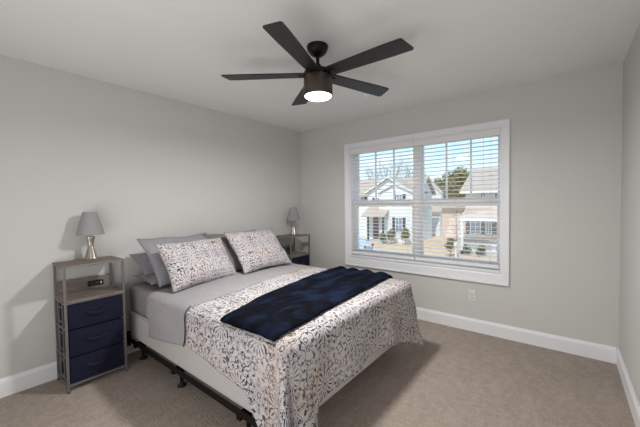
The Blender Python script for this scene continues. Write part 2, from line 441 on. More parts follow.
# smoke detector on the ceiling
t = bmesh.new(); lathe(t, [(.062, RH), (.062, RH-.012), (.056, RH-.026), (.030, RH-.034), (.001, RH-.035)], 32, 1.585, -.715)
tag(obj('smoke_detector', t, 'white_plastic', None, 'auto'), 'small white round detector on the ceiling beside a fan blade tip', 'smoke detector')

# ------------------------------------------------------------------ ceiling fan
FX, FY = 1.79, -1.78
fan = thing('ceiling_fan', 'black five-blade ceiling fan with a glowing round light', 'ceiling fan', (FX, FY, RH))
bm = bmesh.new(); lathe(bm, [(.074, 0), (.074, -.010), (.068, -.030), (.052, -.052), (.030, -.068), (.020, -.072)], 36); obj('canopy', bm, 'fan_black', fan, 'auto')
bm = bmesh.new(); lathe(bm, [(.0125, -.068), (.0125, -.150)], 18); obj('downrod', bm, 'fan_black', fan, 'auto')
bm = bmesh.new(); lathe(bm, [(.014, -.122), (.022, -.126), (.030, -.150), (.034, -.166)], 24); obj('coupling_cover', bm, 'fan_black', fan, 'auto')
bm = bmesh.new(); lathe(bm, [(.034, -.160), (.080, -.166), (.094, -.174), (.097, -.190), (.097, -.222)], 40); obj('motor_top', bm, 'fan_black', fan, 'auto')
bm = bmesh.new(); lathe(bm, [(.097, -.212), (.099, -.216), (.101, -.330), (.098, -.342), (.092, -.342), (.092, -.334)], 48, cap=False)
obj('motor_housing', bm, 'fan_housing', fan, 'auto')
bm = bmesh.new(); lathe(bm, [(.0915, -.335), (.0915, -.344), (.080, -.352), (.050, -.358), (.001, -.360)], 40); obj('light_lens', bm, 'lens', fan, True)
for k in range(5):
    ang = math.radians(0.4+72*k)
    bm = bmesh.new(); n = 14; top, bot = [], []
    r0, r1 = .085, .650
    rings = []
    for i in range(n+1):
        f = i/n if i < n-1 else (.985 if i == n-1 else 1.0); r = r0+(r1-r0)*f
        hwid = .050+.014*min(1, f*1.3)
        tail = .0
        if i == n: hwid *= .84
        row = []
        for j in range(5):
            u = -1+j/2; yy = u*hwid
            xx = r + .012*u*f
            tilt = math.radians(-8); z = yy*math.sin(tilt); y2 = yy*math.cos(tilt)
            row.append((xx, y2, z))
        rings.append(row)
    T_, B_ = [[bm.verts.new((x, y, z+.004)) for x, y, z in row] for row in rings], [[bm.verts.new((x, y, z-.004)) for x, y, z in row] for row in rings]
    for i in range(n):
        for j in range(4):
            bm.faces.new((T_[i][j], T_[i][j+1], T_[i+1][j+1], T_[i+1][j])); bm.faces.new((B_[i][j], B_[i+1][j], B_[i+1][j+1], B_[i][j+1]))
        for j in (0, 4): bm.faces.new((T_[i][j], T_[i+1][j], B_[i+1][j], B_[i][j]))
    for i in (0, n):
        for j in range(4): bm.faces.new((T_[i][j], T_[i][j+1], B_[i][j+1], B_[i][j]))
    o = obj('blade', bm, 'blade', fan, 'auto'); o.location = (0, 0, -.195); o.rotation_euler = (0, 0, ang)
    bm = bmesh.new(); box(bm, .06, .135, -.022, .022, -.010, -.003, .002)
    h = obj('blade_bracket', bm, 'fan_black', o)
fl = bpy.data.lights.new('fan_lamp', 'AREA'); fl.shape = 'DISK'; fl.size = .19; fl.energy = FAN_WATTS; fl.color = (1, .975, .95)
flo = bpy.data.objects.new('fan_lamp', fl); C.objects.link(flo); flo.parent = fan; flo.location = (0, 0, -.366)

# ------------------------------------------------------------------ nightstands
def nightstand(loc, label):
    t = thing('nightstand', label, 'nightstand', loc, 0, 'matching three-drawer nightstands beside the bed')
    D, W, H = .305, .390, .924       # x depth, y width, height (origin: back right... local x 0..D, y 0..W)
    p = .016
    boxobj('top', (-.004, D+.004, -.006, W+.006, H-.014, H), 'wood', t, .002)
    boxobj('shelf', (.004, D+.002, .004, W-.004, .656, .670), 'wood', t, .002)
    for x, y in ((0, 0), (0, W-p), (D-p, 0), (D-p, W-p)):
        boxobj('leg', (x, x+p, y, y+p, .006, H-.014), 'steel', t, .002)
        f = bmesh.new(); lathe(f, [(.010, 0), (.010, .005), (.007, .007)], 12, x+p/2, y+p/2); obj('foot', f, 'black_plastic', t)
    for y in (0, W-p):
        for z in (.045, .245, .450, .640):
            boxobj('side_rail', (p, D-p, y+.002, y+p-.002, z, z+.012), 'steel', t, .0015)
        s = bmesh.new()
        for z0, z1 in ((.057, .245), (.257, .450), (.462, .640)):
            for x in (.095, .200): box(s, x, x+.006, y+.004, y+p-.004, z0, z1)
            box(s, .095, .208, y+.004, y+p-.004, z0+.028, z0+.036); box(s, .095, .208, y+.004, y+p-.004, z1-.040, z1-.032)
        obj('side_brace', s, 'steel', t)
    for x in (.001, D-p+.001):
        boxobj('cross_rail', (x, x+p-.002, p, W-p, .042, .056), 'steel', t, .0015)
        boxobj('cross_rail', (x, x+p-.002, p, W-p, .644, .655), 'steel', t, .0015)
    boxobj('back_panel', (.002, .012, p, W-p, .672, .765), 'wood', t, .002)
    ps = boxobj('power_strip', (.012, .022, .215, .325, .690, .735), 'black_plastic', t, .003)
    for y in (.235, .270): boxobj('socket', (.0212, .0228, y, y+.018, .702, .724), 'slot', ps, .0005)
    boxobj('usb_port', (.0212, .0228, .302, .312, .704, .720), 'white_plastic', ps, .0003)
    for i, (z0, z1) in enumerate(((.060, .243), (.252, .446), (.456, .640))):
        d = bmesh.new(); box(d, .006, D-.006, p+.003, W-p-.003, z0, z1, .006, 2)
        dr = obj('drawer', d, 'navy_fabric', t, 'auto')
        # raised seam round the front
        s = bmesh.new(); x = D-.007
        for a in ((p+.006, p+.010, z0+.004, z1-.004), (W-p-.010, W-p-.006, z0+.004, z1-.004), (p+.006, W-p-.006, z1-.010, z1-.006)):
            box(s, x, x+.002, a[0], a[1], a[2], a[3])
        obj('seam', s, 'navy_fabric', dr)
        h = bmesh.new(); zc = z0+(z1-z0)*.60; n = 12; rows = []
        for k in range(n+1):
            f = k/n; yy = W/2-.068+.136*f; bow = .020*math.sin(PI*f)**.6; zz = zc-.016*math.sin(PI*f)
            rows.append([h.verts.new(v) for v in ((D-.006+bow, yy, zz-.010), (D-.003+bow, yy, zz-.010), (D-.003+bow, yy, zz+.010), (D-.006+bow, yy, zz+.010))])
        for a, b_ in zip(rows, rows[1:]):
            for k in range(4): h.faces.new((a[k], a[(k+1) % 4], b_[(k+1) % 4], b_[k]))
        h.faces.new(rows[0]); h.faces.new(rows[-1][::-1])
        obj('handle', h, 'strap', dr, 'auto')
    return t
ns = nightstand((.034, -2.914, 0), 'grey metal nightstand with three navy fabric drawers left of the bed')
ns2 = copy_tree(ns); ns2.location = (.034, -.588, 0)
ns2['label'] = 'nightstand half hidden behind the far side of the bed, in the room corner'

# ------------------------------------------------------------------ lamps
def lamp(loc, label):
    t = thing('table_lamp', label, 'lamp', loc, 0, 'matching bedside table lamps')
    bm = bmesh.new()
    lathe(bm, [(.046, 0), (.047, .006), (.043, .012), (.040, .022), (.033, .050), (.024, .085), (.019, .105)], 48, flute=.03, nf=16); obj('base', bm, 'champagne', t, 'auto')
    bm = bmesh.new()
    lathe(bm, [(.019, .105), (.022, .108), (.022, .112), (.019, .116), (.020, .135), (.025, .162), (.031, .182), (.030, .188), (.012, .190)], 48, flute=.03, nf=16); obj('stem', bm, 'champagne', t, 'auto')
    bm = bmesh.new(); lathe(bm, [(.008, .188), (.008, .215), (.014, .217), (.014, .245), (.008, .250)], 16); obj('bulb_socket', bm, 'champagne', t, 'auto')
    bm = bmesh.new(); n = 40
    lathe(bm, [(.098, .203), (.0975, .206), (.049, .384), (.048, .387), (.046, .387), (.0955, .203), (.098, .203)], n, cap=False)
    bmesh.ops.remove_doubles(bm, verts=bm.verts, dist=1e-6)
    sh = obj('lamp_shade', bm, 'shade', t, 'auto')
    bm = bmesh.new()
    for k in range(3):
        a = 2*PI*k/3; tube(bm, [(0, 0, .378), (.046*math.cos(a), .046*math.sin(a), .382)], .0015, 6)
    tube(bm, [(0, 0, .245), (0, 0, .392)], .0025, 8)
    obj('shade_spider', bm, 'champagne', sh)
    return t
l1 = lamp((.112, -2.685, .924), 'grey shaded table lamp on the nightstand left of the bed')
l2 = copy_tree(l1); l2.location = (.135, -.315, .924); l2['label'] = 'table lamp on the far nightstand in the room corner'

# ------------------------------------------------------------------ bed
YL, YR, XF = -2.43, -.93, 2.085
bf = thing('bed_frame', 'low black metal bed frame under the box spring', 'bed frame', (0, 0, 0))
for y in (YL-.006, YR+.006-.004):
    r = bmesh.new(); s = 1 if y < -1.5 else -1
    box(r, .10, XF, y, y+.004, .160, .200); 
    if s > 0: box(r, .10, XF, y, y+.040, .157, .1605)
    else: box(r, .10, XF, y-.036, y+.004, .157, .1605)
    obj('side_rail', r, 'black_metal', bf)
for x in (.22, .90, 1.69): boxobj('cross_bar', (x-.018, x+.018, YL+.002, YR-.002, .120, .157), 'black_metal', bf, .002)
for x in (.22, .90, 1.69):
    for y in (YL+.075, (YL+YR)/2, YR-.075):
        l = bmesh.new(); lathe(l, [(.013, .020), (.013, .120)], 14, x, y)
        lathe(l, [(.022, .095), (.022, .115)], 14, x, y)
        lo = obj('leg', l, 'black_metal', bf, 'auto')
        l = bmesh.new(); lathe(l, [(.033, 0), (.033, .005), (.026, .014), (.014, .026), (.013, .034)], 20, x, y); obj('glide', l, 'black_plastic', lo, 'auto')
for y in (YL-.006, YR-.020):
    boxobj('headboard_bracket', (.082, .104, y, y+.026, .105, .235), 'black_metal', bf, .002)
for y in (YL-.006, YR-.020):
    boxobj('foot_stop', (XF-.002, XF+.004, y, y+.026, .130, .215), 'black_metal', bf, .002)

def rounded_slab(x0, x1, y0, y1, z0, z1, bev, mat, name, label, cat, rings=None, quilt=0):
    bm = bmesh.new(); box(bm, x0, x1, y0, y1, z0, z1, bev, 5)
    return tag(obj(name, bm, mat, None, 'auto'), label, cat)
bs = rounded_slab(.12, XF-.012, YL+.004, YR-.004, .2005, .428, .028, 'boxspring', 'box_spring', 'pale fabric box spring showing below the patterned quilt', 'box spring')
tp = bmesh.new()
def loop_tube(bm, x0, x1, y0, y1, z, rad, r):
    pts = []
    for cx, cy_, a0 in ((x1-rad, y1-rad, 0), (x0+rad, y1-rad, 90), (x0+rad, y0+rad, 180), (x1-rad, y0+rad, 270)):
        for k in range(5):
            a = math.radians(a0+22.5*k); pts.append((cx+rad*math.cos(a), cy_+rad*math.sin(a), z))
    pts.append(pts[0]); tube(bm, pts, r, 8)
loop_tube(tp, .12, XF-.012, YL+.004, YR-.004, .412, .028, .005); obj('piping', tp, 'boxspring', bs, True)
mt = rounded_slab(.115, XF-.010, YL+.008, YR-.008, .4285, .662, .050, 'sheet', 'mattress', 'mattress in a mauve grey fitted sheet under the quilt', 'mattress')

# the quilt drape: flat cloth coordinate (a along the bed, b across) -> point
RRAD = .055; XE, YLE, YRE, ZT = 2.108, -2.462, -.898, .668
def nz(x, y, s, seed=0): return noise.noise(Vector((x*s, y*s, seed)))
def drape(a, b, off=0.0):
    ea = max(0.0, a-(XE-RRAD)); ebl = max(0.0, (YLE+RRAD)-b); ebr = max(0.0, b-(YRE-RRAD)); eb = max(ebl, ebr)
    rho = (ea**4+eb**4)**.25 if ea*eb > 0 else max(ea, eb); x = min(a, XE-RRAD); y = min(max(b, YLE+RRAD), YRE-RRAD)
    top = ZT+.006*nz(a, b, 3.0)+.004*nz(a, b, 9, 3)+.010*(1-((b+1.68)/.75)**2 if abs(b+1.68) < .75 else 0)
    top = top+off
    if rho == 0: return Vector((x, y, top))
    phi = math.atan2(eb, ea); q = RRAD*PI/2
    if rho < q: out = (RRAD+off)*math.sin(rho/RRAD); down = (RRAD+off)*(1-math.cos(rho/RRAD))
    else: out = RRAD+off; down = RRAD+off+(rho-q)
    hang = max(0, rho-q)
    flare = .03
    s2 = math.sin(2*phi)**2
    rip = .0
    if hang > 0:
        rip = hang*(.055*math.sin(b*13+.7)*math.cos(phi)**2+.035*math.sin(a*9)*math.sin(phi)**2)
        rip += hang*(.16 if ebl > 0 else .02)*s2+hang*.15*s2*math.cos(7*phi+.6)
        rip += .012*nz(a, b, 5, 7)*min(1, hang*6)
    out += hang*flare+rip
    sy = -1 if ebl > 0 else 1
    return Vector((x+math.cos(phi)*out, y+sy*math.sin(phi)*out, top-down*(1-.03*s2)))
def lerp(pts, x):
    if x <= pts[0][0]: return pts[0][1]
    for (x0, y0), (x1, y1) in zip(pts, pts[1:]):
        if x <= x1: return y0+(y1-y0)*(x-x0)/(x1-x0)
    return pts[-1][1]
def foot_drop(b): return lerp([(-2.6, .58), (-2.27, .575), (-2.235, .43), (-2.0, .415), (-1.7, .40), (-1.5, .39), (-1.26, .45), (-.93, .55)], b)
def left_drop(a): return lerp([(.5, .20), (1.1, .255), (1.536, .295), (1.82, .345), (1.87, .44), (1.95, .56), (2.1, .58)], a)
def cloth(name, a_of, b_of, nu, nv, mat, off, thick, parent=None):
    """a_of(u,v), b_of(u,v) give the flat coordinates; closed sheet of the given thickness"""
    bm = bmesh.new(); uvl = bm.loops.layers.uv.new('uv'); g = []; flat = {}
    for i in range(nu+1):
        row = []
        for j in range(nv+1):
            u, v = i/nu, j/nv; a, b = a_of(u, v), b_of(u, v)
            vt = bm.verts.new(drape(a, b, off)); flat[vt] = (a, b); row.append(vt)
        g.append(row)
    for i in range(nu):
        for j in range(nv):
            f = bm.faces.new((g[i][j], g[i+1][j], g[i+1][j+1], g[i][j+1]))
            for l in f.loops: l[uvl].uv = flat[l.vert]
    o = obj(name, bm, mat, parent, True, recalc=True)
    md = o.modifiers.new('thickness', 'SOLIDIFY'); md.thickness = thick; md.offset = 0
    return o
def seg(u, cuts):      # cuts: list of (u, value)
    return lerp(cuts, u)
XE2, YL2, YR2 = XE-RRAD, YLE+RRAD, YRE-RRAD
def qb(u, v, a): return seg(v, [(0, YL2-left_drop(a)), (.22, YL2), (.78, YR2), (1, YR2+lerp([(1.5, .40), (2.0, .52)], a))])
def qa(u, v):
    b0 = seg(v, [(0, YL2-.3), (.22, YL2), (.78, YR2), (1, YR2+.3)])
    return seg(u, [(0, .60), (.66, XE2), (1, XE2+foot_drop(b0))])
quilt = cloth('quilt', qa, lambda u, v: qb(u, v, min(qa(u, v), 2.1)), 150, 150, 'quilt', .004, .007)
tag(quilt, 'white quilt printed with dark medallions draped over the bed', 'quilt')
# the plain grey reverse, turned back over the pattern below the pillows
def edge_a(v): return seg(v, [(0, 1.19), (.25, 1.22), (.45, 1.12), (.7, 1.02), (1, .97)])
def ga(u, v): return .63+(edge_a(v)-.63)*u+.012*math.sin(v*19)*u
def gb(u, v):
    a = ga(u, v); return seg(v, [(0, YL2-lerp([(.55, .365), (.9, .32), (1.2, .275)], a)), (.25, YL2), (.8, YR2), (1, YR2+.4)])
rev = cloth('turned_back_reverse', ga, gb, 50, 90, 'reverse', .0098, .0032, quilt); rev['label'] = 'plain grey turned-back section of the quilt'
pp = bmesh.new(); tube(pp, [drape(ga(1, v/60), gb(1, v/60), .018) for v in range(0, 15)], .0035, 6)
o = obj('navy_edge_piping', pp, 'piping', quilt, True)

# navy throw -----------------------------------------------------
th = bmesh.new(); nu, nv = 60, 120; g = []; flat = {}
for i in range(nu+1):
    row = []
    for j in range(nv+1):
        u, v = i/nu, j/nv
        b = -2.440+v*(1.595)
        a0 = lerp([(0, 1.565), (.2, 1.47), (.55, 1.385), (.85, 1.335), (1, 1.345)], v); a1 = lerp([(0, 2.030), (.3, 1.995), (.7, 1.955), (1, 1.915)], v)
        a = a0+(a1-a0)*u+.008*math.sin(v*16)*(1-u)
        p = drape(a, b, .022)
        edge = min(u, 1-u, v*3, (1-v)*3)*2
        puff = .012*min(1, edge*6)**.5
        fold = max(0, (v-.45)/.55)**1.3*.024*(.5+.5*math.sin(u*24+1.2+1.6*math.sin(v*4)))
        wr = .007*abs(nz(a*2.2+b*.7, b, 5, 2))+.010*max(0, nz(a*1.6+b*1.1, b*.5, 4, 9))
        dirn = Vector((0, 0, 1)) if b > YLE+.02 else Vector((0, -.7, .5))
        p = p+dirn*(puff+fold+wr)
        vt = th.verts.new(p); row.append(vt)
    g.append(row)
for i in range(nu):
    for j in range(nv): th.faces.new((g[i][j], g[i+1][j], g[i+1][j+1], g[i][j+1]))
tb = obj('throw_blanket', th, 'throw', None, True)
md = tb.modifiers.new('thickness', 'SOLIDIFY'); md.thickness = .020; md.offset = -.6
md = tb.modifiers.new('round', 'BEVEL'); md.width = .006; md.segments = 2; md.limit_method = 'ANGLE'
tag(tb, 'navy plush throw blanket folded across the foot of the bed', 'blanket')

# pillows ----------------------------------------------------------
def pillow(name, label, w_, h_, t_, centre, xdir, ydir, mat, group=None, seed=0, flange=0, sag=0):
    """w_ along xdir, h_ along ydir, thickness along their cross product"""
    X = Vector(xdir).normalized(); Z = X.cross(Vector(ydir)).normalized(); Y = Z.cross(X)
    bm = bmesh.new(); uvl = bm.loops.layers.uv.new('uv'); nu, nv = 44, 34; flat = {}; sides = []
    for s in (1, -1):
        g = []
        for i in range(nu+1):
            row = []
            for j in range(nv+1):
                u, v = -1+2*i/nu, -1+2*j/nv
                if s < 0 and (i in (0, nu) or j in (0, nv)): row.append(sides[0][i][j]); continue
                px = u*w_/2*(1-(.065+.035*nz(v*1.3, seed, 1, 4))*(1-v*v)*abs(u)**3); py = v*h_/2*(1-(.09+.06*nz(u*1.6, seed, 1, 8))*(1-u*u)*abs(v)**3)
                prof = max(0, (1-abs(u)**3.2)*(1-abs(v)**3.0))**.62
                pz = s*t_/2*prof
                pz += prof*(.016*nz(px+seed, py+s, 7, seed)+.010*nz(px, py+seed*2, 19, s))+sag*(u*u)*.5
                pz += .006*nz(px*2+seed, py*2, 8, 5)
                vt = bm.verts.new((px, py, pz)); flat[vt] = (px+seed*.37, py+seed*.21); row.append(vt)
            g.append(row)
        sides.append(g)
        for i in range(nu):
            for j in range(nv):
                q = (g[i][j], g[i+1][j], g[i+1][j+1], g[i][j+1])
                f = bm.faces.new(q if s > 0 else q[::-1])
                for l in f.loops: l[uvl].uv = flat[l.vert]
    o = obj(name, bm, mat, None, True)
    m = Matrix((X, Y, Z)).transposed().to_4x4(); m.translation = Vector(centre); o.matrix_world = m
    # piped seam
    pts = [Vector(v.co) for v in o.data.vertices]
    s = bmesh.new(); loop = []
    idx = lambda i, j: i*(nv+1)+j
    loop = [idx(i, 0) for i in range(nu+1)]+[idx(nu, j) for j in range(1, nv+1)]+[idx(i, nv) for i in range(nu-1, -1, -1)]+[idx(0, j) for j in range(nv-1, -1, -1)]
    tube(s, [pts[k] for k in loop], .0035, 6)
    so = obj('seam_piping', s, 'sham' if mat == 'quilt_pillow' else mat, o, True)
    return tag(o, label, 'pillow', group)
GP = 'pillows at the head of the bed'
def tilt(deg, rz=0):
    """ydir pointing up the leaning face (toward the headboard wall), turned by rz about vertical"""
    a = math.radians(deg); r = math.radians(rz)
    v = Vector((-math.cos(a), 0, math.sin(a))); return Matrix.Rotation(r, 3, 'Z') @ v
def xd(rz=0): return Matrix.Rotation(math.radians(rz), 3, 'Z') @ Vector((0, 1, 0))
# sleeping pillows lying at the head
pillow('pillow', 'mauve grey pillow lying flat at the bed\'s near head corner', .66, .38, .10, (.300, -2.05, .718), xd(0), tilt(3), 'mauve', GP, 1)
pillow('pillow', 'mauve grey pillow resting against the wall nearest the left nightstand', .66, .34, .10, (.200, -2.05, .842), xd(0), tilt(25), 'mauve', GP, 2)
pillow('pillow', 'mauve grey pillow tucked under the cushions nearest the window', .66, .38, .10, (.290, -1.285, .720), xd(0), tilt(3), 'mauve', GP, 3)
pillow('sham_pillow', 'plain blue grey pillow sham behind the left patterned pillow', .71, .48, .14, (.420, -2.045, .888), (-.145, .989, -.013), (-.641, -.085, .763), 'sham', GP, 4)
pillow('sham_pillow', 'dark taupe pillow sham behind the right patterned pillow', .68, .50, .12, (.440, -1.455, .870), (0, 1, 0), (-.661, 0, .75), 'taupe', GP, 5)
pillow('patterned_pillow', 'medallion print pillow leaning nearest the left nightstand', .70, .43, .155, (.625, -2.025, .862), (-.186, .982, -.025), (-.533, -.115, .838), 'quilt_pillow', GP, 6)
pillow('patterned_pillow', 'medallion print pillow leaning on the side nearest the window', .645, .50, .15, (.605, -1.335, .888), (-.003, 1, .002), (-.661, -.004, .75), 'quilt_pillow', GP, 7)

# ------------------------------------------------------------------ the street outside
GZ = -3.15
MAT['lawn'] = basic('dormant_lawn', (.58, .42, .27), (.70, .53, .37), 1.5, 1, bstr=.4, bdist=.05, bscale=8, spec=.02)
MAT['asphalt'] = basic('asphalt', (.22, .22, .22), (.27, .27, .27), 3, .9)
MAT['concrete'] = basic('concrete', (.55, .53, .50), (.50, .48, .45), 3, .9)
MAT['siding'] = None
def siding(name, c1):
    m, n, b = newmat(name); v = texco(n); s = n.nodes.new('ShaderNodeSeparateXYZ'); n.links.new(v, s.inputs[0])
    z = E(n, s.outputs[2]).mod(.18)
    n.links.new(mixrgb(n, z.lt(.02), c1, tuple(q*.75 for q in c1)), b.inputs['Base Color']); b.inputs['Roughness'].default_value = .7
    bump(n, b, z, .4, .02); return m
MAT['siding'] = siding('white_siding', (.78, .78, .76)); MAT['siding_grey'] = siding('pale_grey_siding', (.62, .63, .65)); MAT['siding_tan'] = siding('cream_siding', (.72, .66, .58))
def brickmat():
    m, n, b = newmat('brick'); v = texco(n); t = n.nodes.new('ShaderNodeTexBrick'); sp = n.nodes.new('ShaderNodeSeparateXYZ'); n.links.new(v, sp.inputs[0]); cb = n.nodes.new('ShaderNodeCombineXYZ'); n.links.new((E(n, sp.outputs[0])+E(n, sp.outputs[1])).k, cb.inputs[0]); n.links.new(sp.outputs[2], cb.inputs[1]); n.links.new(cb.outputs[0], t.inputs[0])
    t.inputs['Color1'].default_value = (.58, .42, .34, 1); t.inputs['Color2'].default_value = (.66, .50, .41, 1); t.inputs['Mortar'].default_value = (.6, .52, .45, 1)
    t.inputs['Scale'].default_value = 3.5; n.links.new(t.outputs[0], b.inputs['Base Color']); b.inputs['Roughness'].default_value = .9; return m
MAT['brick'] = brickmat()
MAT['roof'] = basic('tan_shingles', (.52, .42, .34), (.44, .35, .28), 4, .95, bstr=.5, bdist=.05, bscale=8)
MAT['shutter'] = basic('dark_shutter', (.06, .06, .07), None, 5, .6)
MAT['house_glass'] = basic('dark_window_glass', (.18, .22, .27), (.24, .28, .33), .6, .15, bstr=0)
MAT['htrim'] = basic('house_trim', (.80, .80, .80), None, 5, .6, bstr=0)
MAT['bark'] = basic('bark', (.20, .15, .12), (.28, .22, .18), 6, .95, bstr=.5)
MAT['evergreen'] = basic('olive_foliage', (.16, .15, .05), (.27, .23, .09), 2, .95)
MAT['shrub'] = basic('shrub_foliage', (.26, .22, .10), (.16, .17, .07), 3, .95)
MAT['car_paint'] = basic('white_car_paint', (.62, .68, .74), None, 2, .3, bstr=0)
MAT['tail'] = basic('red_tail_light', (.6, .03, .03), None, 5, .3, bstr=0)
MAT['tyre'] = basic('tyre_rubber', (.03, .03, .03), None, 20, .8)

bm = bmesh.new(); box(bm, -90, 70, 1.0, 140, GZ-.3, GZ); tag(obj('ground', bm, 'lawn'), kind='structure')
bm = bmesh.new(); box(bm, -90, 70, 13.5, 21.2, GZ, GZ+.02); tag(obj('street', bm, 'asphalt'), kind='structure')
bm = bmesh.new(); box(bm, -90, 70, 21.9, 22.9, GZ, GZ+.03); tag(obj('sidewalk', bm, 'concrete'), kind='structure')

def hwin(root, px0, px1, py0, py1, Y, shutters=True, grid=True):
    a, b = at(px0, py1, Y), at(px1, py0, Y)
    x0, x1, z0, z1 = a.x, b.x, a.z, b.z
    fr = bmesh.new(); d = .08; y = Y-.06
    box(fr, x0-d, x0, y, Y, z0-d, z1+d); box(fr, x1, x1+d, y, Y, z0-d, z1+d); box(fr, x0, x1, y, Y, z0-d, z0); box(fr, x0, x1, y, Y, z1, z1+d)
    if grid: box(fr, x0, x1, y+.01, Y, (z0+z1)/2-.03, (z0+z1)/2+.03); box(fr, (x0+x1)/2-.025, (x0+x1)/2+.025, y+.01, Y, z0, z1)
    f = obj('window', fr, 'htrim', root)
    g = bmesh.new(); box(g, x0, x1, Y-.03, Y-.005, z0, z1); obj('pane', g, 'house_glass', f)
    if shutters:
        for xa, xb in ((x0-.42, x0-.10), (x1+.10, x1+.42)):
            s = bmesh.new(); box(s, xa, xb, Y-.05, Y, z0-.05, z1+.05)
            k = 0; zz = z0
            while zz < z1: box(s, xa+.03, xb-.03, Y-.065, Y-.05, zz, zz+.05); zz += .12
            obj('shutter', s, 'shutter', root)
def gable(root, x0, x1, zb, ze, zp, y0, y1, mat, name='gable_wing', ov=.35, roof='roof', rt=.18):
    xm = (x0+x1)/2
    bm = bmesh.new(); prism(bm, [(x0, zb), (x1, zb), (x1, ze), (xm, zp), (x0, ze)], y1-y0, 'y', y0); obj(name, bm, mat, root)
    s = (zp-ze)/(xm-x0)
    for sgn in (-1, 1):
        xe = xm+sgn*((x1-x0)/2+ov); zee = zp-s*((x1-x0)/2+ov)
        bm = bmesh.new(); prism(bm, [(xm, zp+.02), (xe, zee+.02), (xe, zee+rt), (xm, zp+rt+.02)], y1-y0+2*ov, 'y', y0-ov); ro = obj('roof_slope', bm, roof, root)
        bm = bmesh.new(); prism(bm, [(xm, zp+.0), (xe, zee+.0), (xe, zee+rt), (xm, zp+rt)], .05, 'y', y0-ov-.05); obj('rake_board', bm, 'htrim', ro)

# white house left -------------------------------------------------
Y1 = 30.0
pk, el, er = at(389, 178, Y1), at(368, 192, Y1), at(412, 192, Y1)
h1 = thing('house', 'white two-storey house with a wide front gable, seen through the left blind', 'house', (pk.x, Y1, GZ), 0)
def child_of_house(h, fn):
    pass
root_inv = []
def fix_house(h):
    for o in bpy.data.objects:
        if o.parent == h and o.matrix_parent_inverse == Matrix.Identity(4): o.matrix_parent_inverse = Matrix.Translation(-h.location)
hw_ = (er.x-el.x)/2; zp = pk.z; ze = (el.z+er.z)/2
gable(h1, pk.x-hw_, pk.x+hw_, GZ, ze, zp, Y1, Y1+3.5, 'siding', 'front_gable')
# smaller inner gable standing forward
p2 = at(394, 184, Y1-.8); gable(h1, p2.x-1.9, p2.x+2.2, GZ, p2.z-1.0, p2.z, Y1-.8, Y1+2, 'siding', 'small_gable', .2)
# main body, ridge parallel to the street
bx0 = pk.x-hw_-3.4; bx1 = pk.x+hw_+.3
bm = bmesh.new(); box(bm, bx0, bx1, Y1+1.2, Y1+5.6, GZ, 2.35); obj('main_block', bm, 'siding', h1)
for sgn in (0, 1):
    ya, yb = (Y1+.8, Y1+3.4) if sgn == 0 else (Y1+6.0, Y1+3.4)
    bm = bmesh.new(); prism(bm, [(ya, 2.25), (yb, 4.35), (yb, 4.55), (ya, 2.45)], bx1-bx0+.8, 'x', bx0-.4); obj('roof_slope', bm, 'roof', h1)
for side in (bx0-.05, bx1):
    bm = bmesh.new(); prism(bm, [(Y1+1.2, 2.35), (Y1+5.6, 2.35), (Y1+3.4, 4.3)], .05, 'x', side); obj('gable_end', bm, 'siding', h1)
hwin(h1, 361, 364, 197, 203, Y1+1.2); hwin(h1, 375.5, 379.5, 198, 203, Y1); hwin(h1, 397, 402, 194.5, 201.5, Y1-.8)
hwin(h1, 396, 402, 218, 232, Y1-.8)
# porch with door
a, b = at(362, 217, Y1-1.8), at(385, 211, Y1-1.8)
bm = bmesh.new(); prism(bm, [(Y1-2.0, a.z), (Y1+.1, b.z+.5), (Y1+.1, b.z+.62), (Y1-2.0, a.z+.14)], b.x-a.x, 'x', a.x); obj('porch_roof', bm, 'roof', h1)
for px in (368, 383):
    p = at(px, 215, Y1-1.8); bm = bmesh.new(); box(bm, p.x-.09, p.x+.09, Y1-1.9, Y1-1.7, GZ, a.z+.1); obj('porch_post', bm, 'shutter', h1)
p0, p1 = at(373.5, 241, Y1), at(378.5, 217, Y1)
bm = bmesh.new(); box(bm, p0.x, p1.x, Y1-.06, Y1, GZ+.15, p1.z); dr = obj('front_door', bm, basic('brown_door', (.20, .13, .09), None, 5, .5), h1)
bm = bmesh.new(); box(bm, a.x, b.x, Y1-2.0, Y1, GZ, GZ+.15); obj('porch_floor', bm, 'concrete', h1)
fix_house(h1)

# second white gabled house between ---------------------------------
Y2 = 40.0
pk = at(422, 174, Y2); er = at(441, 193, Y2); hw_ = er.x-pk.x
h2 = thing('house', 'white gabled house behind the window mullion, beside the olive tree', 'house', (pk.x, Y2, GZ), 0)
gable(h2, pk.x-hw_, pk.x+hw_, GZ, er.z, pk.z, Y2, Y2+1.0, 'siding', 'front_gable', .12)
hwin(h2, 428, 431, 196, 203, Y2, False)
ga0, ga1 = at(422, 240, Y2-1.5), at(440, 212, Y2-1.5)
bm = bmesh.new(); box(bm, ga0.x, ga1.x, Y2-1.5, Y2+3, GZ, ga1.z); obj('garage', bm, 'siding', h2)
bm = bmesh.new(); box(bm, ga0.x+.8, ga1.x-1.0, Y2-1.56, Y2-1.5, GZ, GZ+2.2)
for k in range(4): box(bm, ga0.x+.85, ga1.x-1.05, Y2-1.58, Y2-1.56, GZ+.05+k*.54, GZ+.5+k*.54)
obj('garage_door', bm, 'htrim', h2)
bm = bmesh.new(); prism(bm, [(Y2-1.9, ga1.z-.1), (Y2+.4, ga1.z+.9), (Y2+.4, ga1.z+1.05), (Y2-1.9, ga1.z+.05)], ga1.x-ga0.x+.5, 'x', ga0.x-.25); obj('garage_roof', bm, 'roof', h2)
fix_house(h2)

